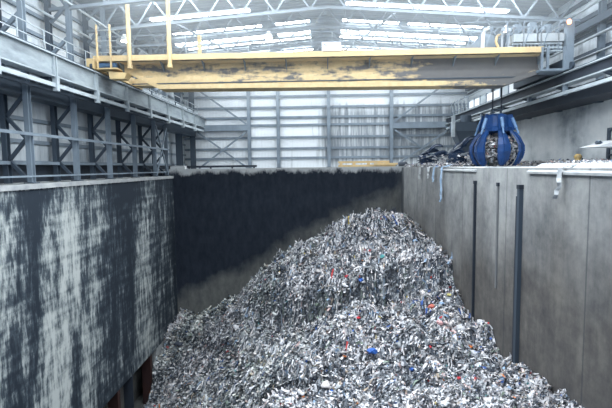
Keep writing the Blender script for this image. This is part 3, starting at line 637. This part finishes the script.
for line, up, dn in (([(-2.9, 23.9), (-1.7, 22.9), (.4, 21.6), (2.8, 20.9), (4.2, 20.6), (5.4, 20.3)], 1.25, .9),
                     ([(-2.2, 16.5), (-.5, 15.6), (1.8, 15.2), (3.4, 14.6)], .45, .4), ([(-8.5, 28.0), (-6.5, 25.8), (-5.2, 24.0)], .7, .5)):
    dd, sg = sdist(line); sd = dd * sg + wx * .5
    ZZ = ZZ + np.where(sd > 0, up * np.exp(-np.abs(sd) / 1.3), -dn * np.exp(-np.abs(sd) / .8))
dd, _ = sdist([(-.7, 18.9), (-2.3, 18.4), (-3.9, 18.5), (-5.2, 18.7)]); ZZ = ZZ + .95 * np.exp(-((dd + wx * .3) / .75) ** 2)
ZZ = ZZ + .7 * np.exp(-((XX + 6.6) ** 2 + (YY - 23.6) ** 2) / 1.8)
dd, _ = sdist([(-.8, 20.2), (-2.6, 20.2), (-4.0, 20.7), (-5.4, 21.0), (-6.6, 20.4)]); ZZ = ZZ - 1.5 * np.exp(-((dd + wx * .3) / .8) ** 2)
ZZ = ZZ + .55 * np.exp(-((XX - 5.5) ** 2 + (YY - 15.5) ** 2) / .5) - .30 * np.exp(-((XX - 3.1) ** 2 / 1.6 + (YY - 25.3) ** 2 / 1.6))
ZZ = ZZ + .55 * vnoise(XX * .55, YY * .55, 1) + .62 * vnoise(XX * 1.15 + 7, YY * 1.15, 2) + .80 * vnoise(XX * 2.3, YY * 2.3, 3) + .32 * vnoise(XX * 6.5, YY * 6.5, 4)
ZZ = np.maximum(ZZ, FLOOR + .05)
def hgt(x, y):
    u = np.clip((x - GX[0]) / .085, 0, len(GX) - 1.001); v = np.clip((y - GY[0]) / .085, 0, len(GY) - 1.001)
    i = u.astype(int); j = v.astype(int); fx = u - i; fy = v - j
    return (ZZ[j, i] * (1 - fx) + ZZ[j, i + 1] * fx) * (1 - fy) + (ZZ[j + 1, i] * (1 - fx) + ZZ[j + 1, i + 1] * fx) * fy
def grad(x, y, e=.35): return (hgt(x + e, y) - hgt(x - e, y)) / (2 * e), (hgt(x, y + e) - hgt(x, y - e)) / (2 * e)

def npmesh(name, V, F, C, mat):
    """V (n,3), F list of (m,k) index arrays, C (n,3) point colours"""
    me = bpy.data.meshes.new(name); me.vertices.add(len(V)); me.vertices.foreach_set('co', V.astype(np.float32).ravel())
    idx = np.concatenate([f.ravel() for f in F]); tot = np.concatenate([np.full(len(f), f.shape[1]) for f in F])
    me.loops.add(len(idx)); me.loops.foreach_set('vertex_index', idx.astype(np.int32))
    me.polygons.add(len(tot)); st = np.r_[0, np.cumsum(tot)[:-1]]
    me.polygons.foreach_set('loop_start', st.astype(np.int32)); me.update(calc_edges=True); me.validate()
    at = me.color_attributes.new('Col', 'FLOAT_COLOR', 'POINT'); at.data.foreach_set('color', np.c_[C, np.ones(len(C))].astype(np.float32).ravel())
    me.materials.append(mat); o = bpy.data.objects.new(name, me); COL.objects.link(o); return o
PAL = np.array([(.78, .77, .795), (.60, .60, .635), (.79, .74, .73), (.36, .38, .40), (.24, .26, .29), (.045, .055, .075), (.09, .10, .12), (.26, .36, .50), (.44, .36, .28), (.60, .43, .41), (.27, .34, .28), (.05, .13, .42), (.55, .05, .05), (.70, .22, .05), (.65, .50, .10), (.10, .32, .34)])
PW = np.array([.27, .18, .16, .09, .06, .08, .045, .034, .024, .022, .014, .008, .003, .0016, .0016, .003])
def scraps(x, y, l, w, lift, steep, dark):
    n = len(x); gx, gy = grad(x, y); z = hgt(x, y)
    nr = np.c_[-gx, -gy, np.ones(n)]; nr += rng.normal(0, .55, (n, 3)); nr /= np.linalg.norm(nr, axis=1)[:, None]
    d = rng.normal(0, 1, (n, 3)); dn = np.c_[-gx, -gy, -(gx ** 2 + gy ** 2)]; dn /= np.linalg.norm(dn, axis=1)[:, None] + 1e-6
    d = d * (1 - steep)[:, None] + dn * 2.2 * steep[:, None]
    d -= nr * (d * nr).sum(1)[:, None]; d /= np.linalg.norm(d, axis=1)[:, None] + 1e-9
    s = np.cross(nr, d); c = np.c_[x, y, z + lift]
    V = np.zeros((n, 8, 3)); bend = rng.normal(0, .28, n); 
    for i in range(4):
        tt = i / 3 - .5
        for j, sg in enumerate((-.5, .5)):
            taper = (.65 + .5 * rng.random(n))
            V[:, i * 2 + j] = c + d * (tt * l)[:, None] + s * (sg * w * taper)[:, None] + nr * ((bend * l * (tt * tt * 4 - .4)) + rng.normal(0, .16, n) * w)[:, None]
    V = V.reshape(-1, 3); V[:, 0] = np.clip(V[:, 0], XL + .01, XR - .01); V[:, 1] = np.minimum(V[:, 1], YE - .01)
    b0 = np.arange(n)[:, None] * 8; F = np.concatenate([b0 + np.array([0, 1, 3, 2]), b0 + np.array([2, 3, 5, 4]), b0 + np.array([4, 5, 7, 6])])
    k = rng.choice(len(PAL), n, p=PW / PW.sum())
    sw = rng.random(n) < dark; k = np.where(sw, rng.choice([3, 4, 5, 6, 6], n), k)
    C = PAL[k] * (.75 + .45 * rng.random(n))[:, None]
    return V, F, np.repeat(C, 8, 0)
def cand(n):
    x = rng.uniform(XL, XR, n); y = 8.0 + 25 * rng.random(n); keep = rng.random(n) < np.minimum(1, (11.0 / y) ** 1.15 * np.clip(np.sqrt(1 + (lambda g_: g_[0] ** 2 + g_[1] ** 2)(grad(x, y, .2))) / 1.35, .75, 2.2))
    x, y = x[keep], y[keep]
    px = 320 + 445 * x / y; keep = (px > 60) & (px < 650) & (hgt(x, y) > FLOOR + .1)
    zz = hgt(x, y); keep &= (167 - 445 * zz / y) < 470
    return x[keep], y[keep]
heapV = []; heapF = []; heapC = []; off = 0
V = np.c_[XX.ravel(), YY.ravel(), ZZ.ravel()]; nx = len(GX); ii = np.arange(len(GY) - 1)[:, None] * nx + np.arange(nx - 1)[None]; ii = ii.ravel()
F = np.c_[ii, ii + 1, ii + nx + 1, ii + nx]
C = PAL[rng.choice([3, 4, 5, 5, 6, 6, 7, 10], len(V))] * .55
heapV.append(V); heapF.append(F); heapC.append(C); off = len(V)
x, y = cand(1080000)
n = len(x); gx, gy = grad(x, y, .3); sl = np.hypot(gx, gy)
steep = np.clip((sl - .7) * 1.2, 0, .85) * rng.random(n)
size = .056 * (y / 16) ** .55 * np.exp(np.clip(rng.normal(0, .42, n), -1, .75))
asp = 1.2 + 2.6 * rng.random(n) ** 2 + 2.0 * steep
dark = np.clip(.12 + .9 * vnoise(x * .8, y * .8, 21) + 1.6 * vnoise(x * 2.0, y * 2.0, 22) + .28 * (sl > 1.1), 0, .85)  # steep faces get more dark scraps, putting their shadow into the colour
V, F, C = scraps(x, y, size * asp, size * .8, .01 + .10 * rng.random(n) ** 1.5, steep, dark)
gm = np.clip(.5 + 2.2 * vnoise(x * .35 + 3, y * .35, 31), 0, 1) * np.clip((2 - x) / 6, 0, 1) * .5      # greener patches of garden waste
C = C * (1 - np.repeat(gm, 8)[:, None] * np.array([.30, .20, .34]))
heapV.append(V); heapF.append(F + off); heapC.append(C); off += len(V); print('scraps', n)
# long hanging strips on the steep face below the summit
m = 60000; x = rng.uniform(-9, 5.95, m); y = rng.uniform(12, 27, m); gx, gy = grad(x, y, .2); k = (np.hypot(gx, gy) > .95) & ((167 - 445 * hgt(x, y) / y) < 440); x, y = x[k], y[k]; n = len(x)
V, F, C = scraps(x, y, rng.uniform(.2, .65, n) * (y / 22), rng.uniform(.035, .085, n), .06 + .14 * rng.random(n), np.full(n, .8), np.full(n, .42))
heapV.append(V); heapF.append(F + off); heapC.append(C); off += len(V)
# crumpled lumps
ico = bmesh.new(); bmesh.ops.create_icosphere(ico, subdivisions=2, radius=1.0); IV = np.array([v.co[:] for v in ico.verts]); IF = np.array([[v.index for v in f.verts] for f in ico.faces]); ico.free()
x, y = cand(22000); n = len(x); r = .052 * (y / 16) ** .5 * np.exp(rng.normal(0, .4, n))
V = IV[None] * (1 + rng.normal(0, .28, (n, len(IV), 1))) * np.stack([r * rng.uniform(.7, 1.4, n), r * rng.uniform(.7, 1.4, n), r * rng.uniform(.5, 1.0, n)], -1)[:, None]
V += np.c_[x, y, hgt(x, y) + r * .5][:, None]; V = V.reshape(-1, 3); V[:, 0] = np.clip(V[:, 0], XL + .01, XR - .01); V[:, 1] = np.minimum(V[:, 1], YE - .01)
k = rng.choice(len(PAL), n, p=PW / PW.sum()); C = np.repeat(PAL[k] * (.7 + .5 * rng.random(n))[:, None], len(IV), 0)
heapV.append(V); heapF.append((IF[None] + np.arange(n)[:, None, None] * len(IV)).reshape(-1, 3) + off); heapC.append(C); off += len(V)
heap = npmesh('waste_heap', np.concatenate(heapV), heapF, np.concatenate(heapC), M['waste'])
tag(heap, 'grey white heap of shredded household waste filling the pit', 'waste', None, 'stuff')

# bags and scraps that stand out on the heap
def bag(x, y, s, mat, name, lab, flat=.7, long=1.0, ang=0.0):
    z = float(hgt(np.array([x]), np.array([y]))[0]); r_ = np.random.default_rng(int(abs(x * 131 + y * 977)) % 99991)
    P = IV * (1 + r_.normal(0, .2, (len(IV), 1))) * np.array([s * long, s, s * flat]); ca, sa = math.cos(ang), math.sin(ang)
    P = np.c_[P[:, 0] * ca - P[:, 1] * sa, P[:, 0] * sa + P[:, 1] * ca, P[:, 2]]
    P = P + np.array([x, y, z + s * flat * .55 + .14])
    b = MB(); b.add([tuple(p) for p in P], [tuple(f) for f in IF]); o = b.build(name, mat, loc=(x, y, z)); return tag(o, lab, 'bag' if 'bag' in name else 'scrap')
BAGM = {}
def bm_(n, c):
    if n not in BAGM: BAGM[n] = plain('torn plastic ' + n, c, amount=.25, rough=.45, sc_=(5, 5, 5))
    return BAGM[n]
BAGC = dict(red=(.50, .035, .05), blue=(.03, .11, .40), navy=(.02, .045, .13), coral=(.72, .20, .15), pink=(.68, .38, .38), sky=(.36, .52, .74), orange=(.72, .20, .05), black=(.02, .023, .03), white=(.74, .76, .78), teal=(.07, .28, .28), yellow=(.62, .55, .22), green=(.14, .27, .19))
for c, x, y, s_, nm, lab in (
    ('red', 1.31, 22.22, .13, 'plastic_bag', 'small red bag caught low on steep face below summit'),
    ('blue', 1.92, 21.12, .15, 'plastic_bag', 'blue bag hanging at foot of steep face below summit'),
    ('red', 1.62, 19.3, .12, 'plastic_bag', 'red bag on the terrace just in front of steep face'),
    ('navy', 4.15, 19.04, .22, 'plastic_bag', 'large dark blue bag next to coral scrap near right wall'),
    ('coral', 4.67, 18.72, .16, 'plastic_scrap', 'long coral scrap beside large dark blue bag'),
    ('pink', 4.35, 16.08, .13, 'plastic_scrap', 'pale pink scrap below the coral scrap on right slope'),
    ('yellow', 5.43, 18.72, .11, 'plastic_scrap', 'pale yellow scrap high against right pit wall'),
    ('blue', 1.79, 15.2, .19, 'plastic_bag', 'bright blue bag in middle of front terrace'),
    ('blue', 2.73, 15.6, .10, 'plastic_scrap', 'small blue scrap up right of bright blue bag'),
    ('black', 3.54, 16.54, .2, 'plastic_bag', 'black bag in hollow below large dark blue bag'),
    ('sky', 5.06, 18.44, .12, 'plastic_scrap', 'pale blue scrap just below pale yellow scrap at right wall'),
    ('blue', 2.85, 13.72, .09, 'plastic_scrap', 'small blue scrap low on right front slope above black bag'),
    ('orange', .85, 15.9, .08, 'plastic_scrap', 'small orange scrap left of bright blue bag'),
    ('black', 2.3, 14.02, .14, 'plastic_bag', 'small black bag below bright blue bag'),
    ('black', 4.07, 13.94, .2, 'plastic_bag', 'black bag in dark hollow on lower right slope'),
    ('white', 3.26, 11.48, .13, 'plastic_bag', 'white bag at very front of heap, right of a pair'),
    ('white', 2.97, 11.38, .11, 'plastic_bag', 'white bag at very front of heap, left of a pair'),
    ('white', .9, 14.92, .15, 'plastic_bag', 'white bag below small orange scrap'),
    ('blue', .3, 13.12, .08, 'plastic_scrap', 'tiny blue scrap at bottom middle of heap'),
    ('red', 4.01, 12.7, .07, 'plastic_scrap', 'tiny red scrap low on right front slope'),
    ('orange', 5.09, 15.0, .11, 'plastic_scrap', 'orange scrap near foot of black guide rail'),
    ('sky', 5.67, 13.3, .17, 'plastic_bag', 'pale blue bag against right wall below double guide rail'),
    ('orange', 4.8, 10.86, .09, 'plastic_scrap', 'orange scrap at lower right front edge of heap'),
    ('black', 5.35, 14.6, .18, 'plastic_bag', 'black bag on dark hummock at foot of right wall'),
    ('teal', 3.06, 22.1, .15, 'plastic_bag', 'green teal bag in middle of steep face below summit'),
    ('blue', 2.39, 24.46, .16, 'plastic_bag', 'faded blue bag high on steep face left of summit'),
    ('sky', 5.07, 23.88, .15, 'plastic_bag', 'faded pale blue bag on right shoulder of summit'),
    ('red', 4.4, 25.3, .09, 'plastic_scrap', 'tiny red scrap on skyline just right of summit'),
    ('white', -2.64, 20.24, .3, 'plastic_bag', 'large white sheet of plastic on left ridge'),
    ('navy', -3.57, 20.9, .2, 'plastic_bag', 'dark blue bag in valley below large white sheet'),
    ('sky', -5.18, 21.54, .18, 'plastic_scrap', 'long pale blue scrap at bottom of left valley'),
    ('red', 3.63, 14.62, .07, 'plastic_scrap', 'tiny red scrap in middle of right front slope')):
    bag(x, y, s_ * .85, bm_(c, BAGC[c]), nm, lab, .6, 1.5 if 'long' in lab or 'sheet' in lab else 1.15, rnd.random() * 3)


# waste held in the blue grab
def clump(name, c, r, n, sz, lab, sq=(1, 1, 1)):
    v = rng.normal(0, 1, (n, 3)); v /= np.linalg.norm(v, axis=1)[:, None]; p = v * np.array(sq) * r * (.8 + .25 * rng.random((n, 1))) + np.array(c)
    V = p[:, None] + rng.normal(0, 1, (n, 4, 3)) * sz; F = np.arange(n * 4).reshape(n, 4)
    k = rng.choice(len(PAL), n, p=PW / PW.sum()); C = np.repeat(PAL[k] * .9, 4, 0)
    B = IV * np.array(sq) * r * .85 + np.array(c); Cb = np.full((len(B), 3), .10)
    V = np.concatenate([V.reshape(-1, 3), B]); C = np.concatenate([C, Cb]); o = npmesh(name, V, [F, IF + n * 4], C, M['waste']); return tag(o, lab, 'waste', None, 'stuff')
clump('waste_clump', (9.12, 23.5, .78), 1.0, 1500, .07, 'pale shredded waste clenched inside the blue grab', (1, 1, .78))
def litter(name, n, xf, yf, zf, sz, lab):
    x = xf(n); y = yf(n); z = zf(x, y, n); V = np.c_[x, y, z][:, None] + rng.normal(0, 1, (n, 4, 3)) * sz * np.array([1, 1, .6]); V[:, :, 2] = np.maximum(V[:, :, 2], -.085)
    k = rng.choice(len(PAL), n, p=PW / PW.sum()); C = np.repeat(PAL[k], 4, 0); o = npmesh(name, V.reshape(-1, 3), [np.arange(n * 4).reshape(n, 4)], C, M['waste']); return tag(o, lab, 'waste', None, 'stuff')
litter('waste_litter', 2600, lambda n: 13.3 - np.abs(rng.normal(0, .55, n)), lambda n: rng.uniform(17, 33, n), lambda x, y, n: -.08 + .38 * np.clip(1 - (13.4 - x) / 1.1, 0, 1) * rng.random(n), .06, 'strip of grey litter along foot of right ledge wall')
litter('waste_litter', 1500, lambda n: 6.1 + np.abs(rng.normal(0, .5, n)), lambda n: rng.uniform(22, 32.5, n), lambda x, y, n: -.08 + .2 * rng.random(n), .06, 'pale litter strewn along far edge of right pit wall')
litter('waste_litter', 1300, lambda n: rng.normal(8.6, .9, n).clip(6.2, 11), lambda n: rng.normal(27.8, 1.2, n).clip(25, 32), lambda x, y, n: -.08 + .75 * rng.random(n) ** 2, .07, 'pale waste piled around the dark grabs lying on right ledge')
litter('waste_litter', 500, lambda n: rng.uniform(6.3, 9.0, n), lambda n: rng.uniform(9.5, 13.2, n), lambda x, y, n: .02 + .06 * rng.random(n), .03, 'scattered dark litter on near lip slabs of right ledge')

# ------------------------------------------------------------------ haze, light, camera
hz = Nodes('roof haze')
vs = hz.n('ShaderNodeVolumeScatter', {'Color': (.86, .94, 1.0, 1), 'Density': .013, 'Anisotropy': .25}); hz.t.links.new(vs.outputs[0], hz.out.inputs['Volume'])
o = MB().box(-10.2, 11.2, 3, 39.5, 4.55, 8.7).build('haze', hz.m); tag(o, 'pale dusty haze hanging under the roof', 'haze', None, 'stuff')

w = bpy.data.worlds.new('World'); sc.world = w; w.use_nodes = True
bg = w.node_tree.nodes['Background']; bg.inputs[0].default_value = (.36, .55, .95, 1); bg.inputs[1].default_value = .36

cam = bpy.data.cameras.new('camera'); cam.sensor_width = 36; cam.lens = 445 / 612 * 36; cam.clip_end = 200
co = bpy.data.objects.new('camera', cam); COL.objects.link(co)
y = np.array([14., -37, 445]); y /= np.linalg.norm(y); a = np.array([math.cos(.010), -math.sin(.010), 0]); a[2] = -(a[0] * y[0] + a[1] * y[1]) / y[2]; a /= np.linalg.norm(a)
R = np.array([a, y, np.cross(a, y)])
co.matrix_world = Matrix([[R[0, 0], -R[0, 1], -R[0, 2], 0], [R[1, 0], -R[1, 1], -R[1, 2], 0], [R[2, 0], -R[2, 1], -R[2, 2], 0], [0, 0, 0, 1]])
sc.camera = co
vs_ = sc.view_settings; sc.display_settings.display_device = 'sRGB'; vs_.view_transform = 'Standard'; vs_.look = 'None'; vs_.gamma = 1; vs_.use_curve_mapping = False; vs_.exposure = 0.14
sc.cycles.use_denoising = True; sc.cycles.max_bounces = 8; sc.cycles.volume_bounces = 1
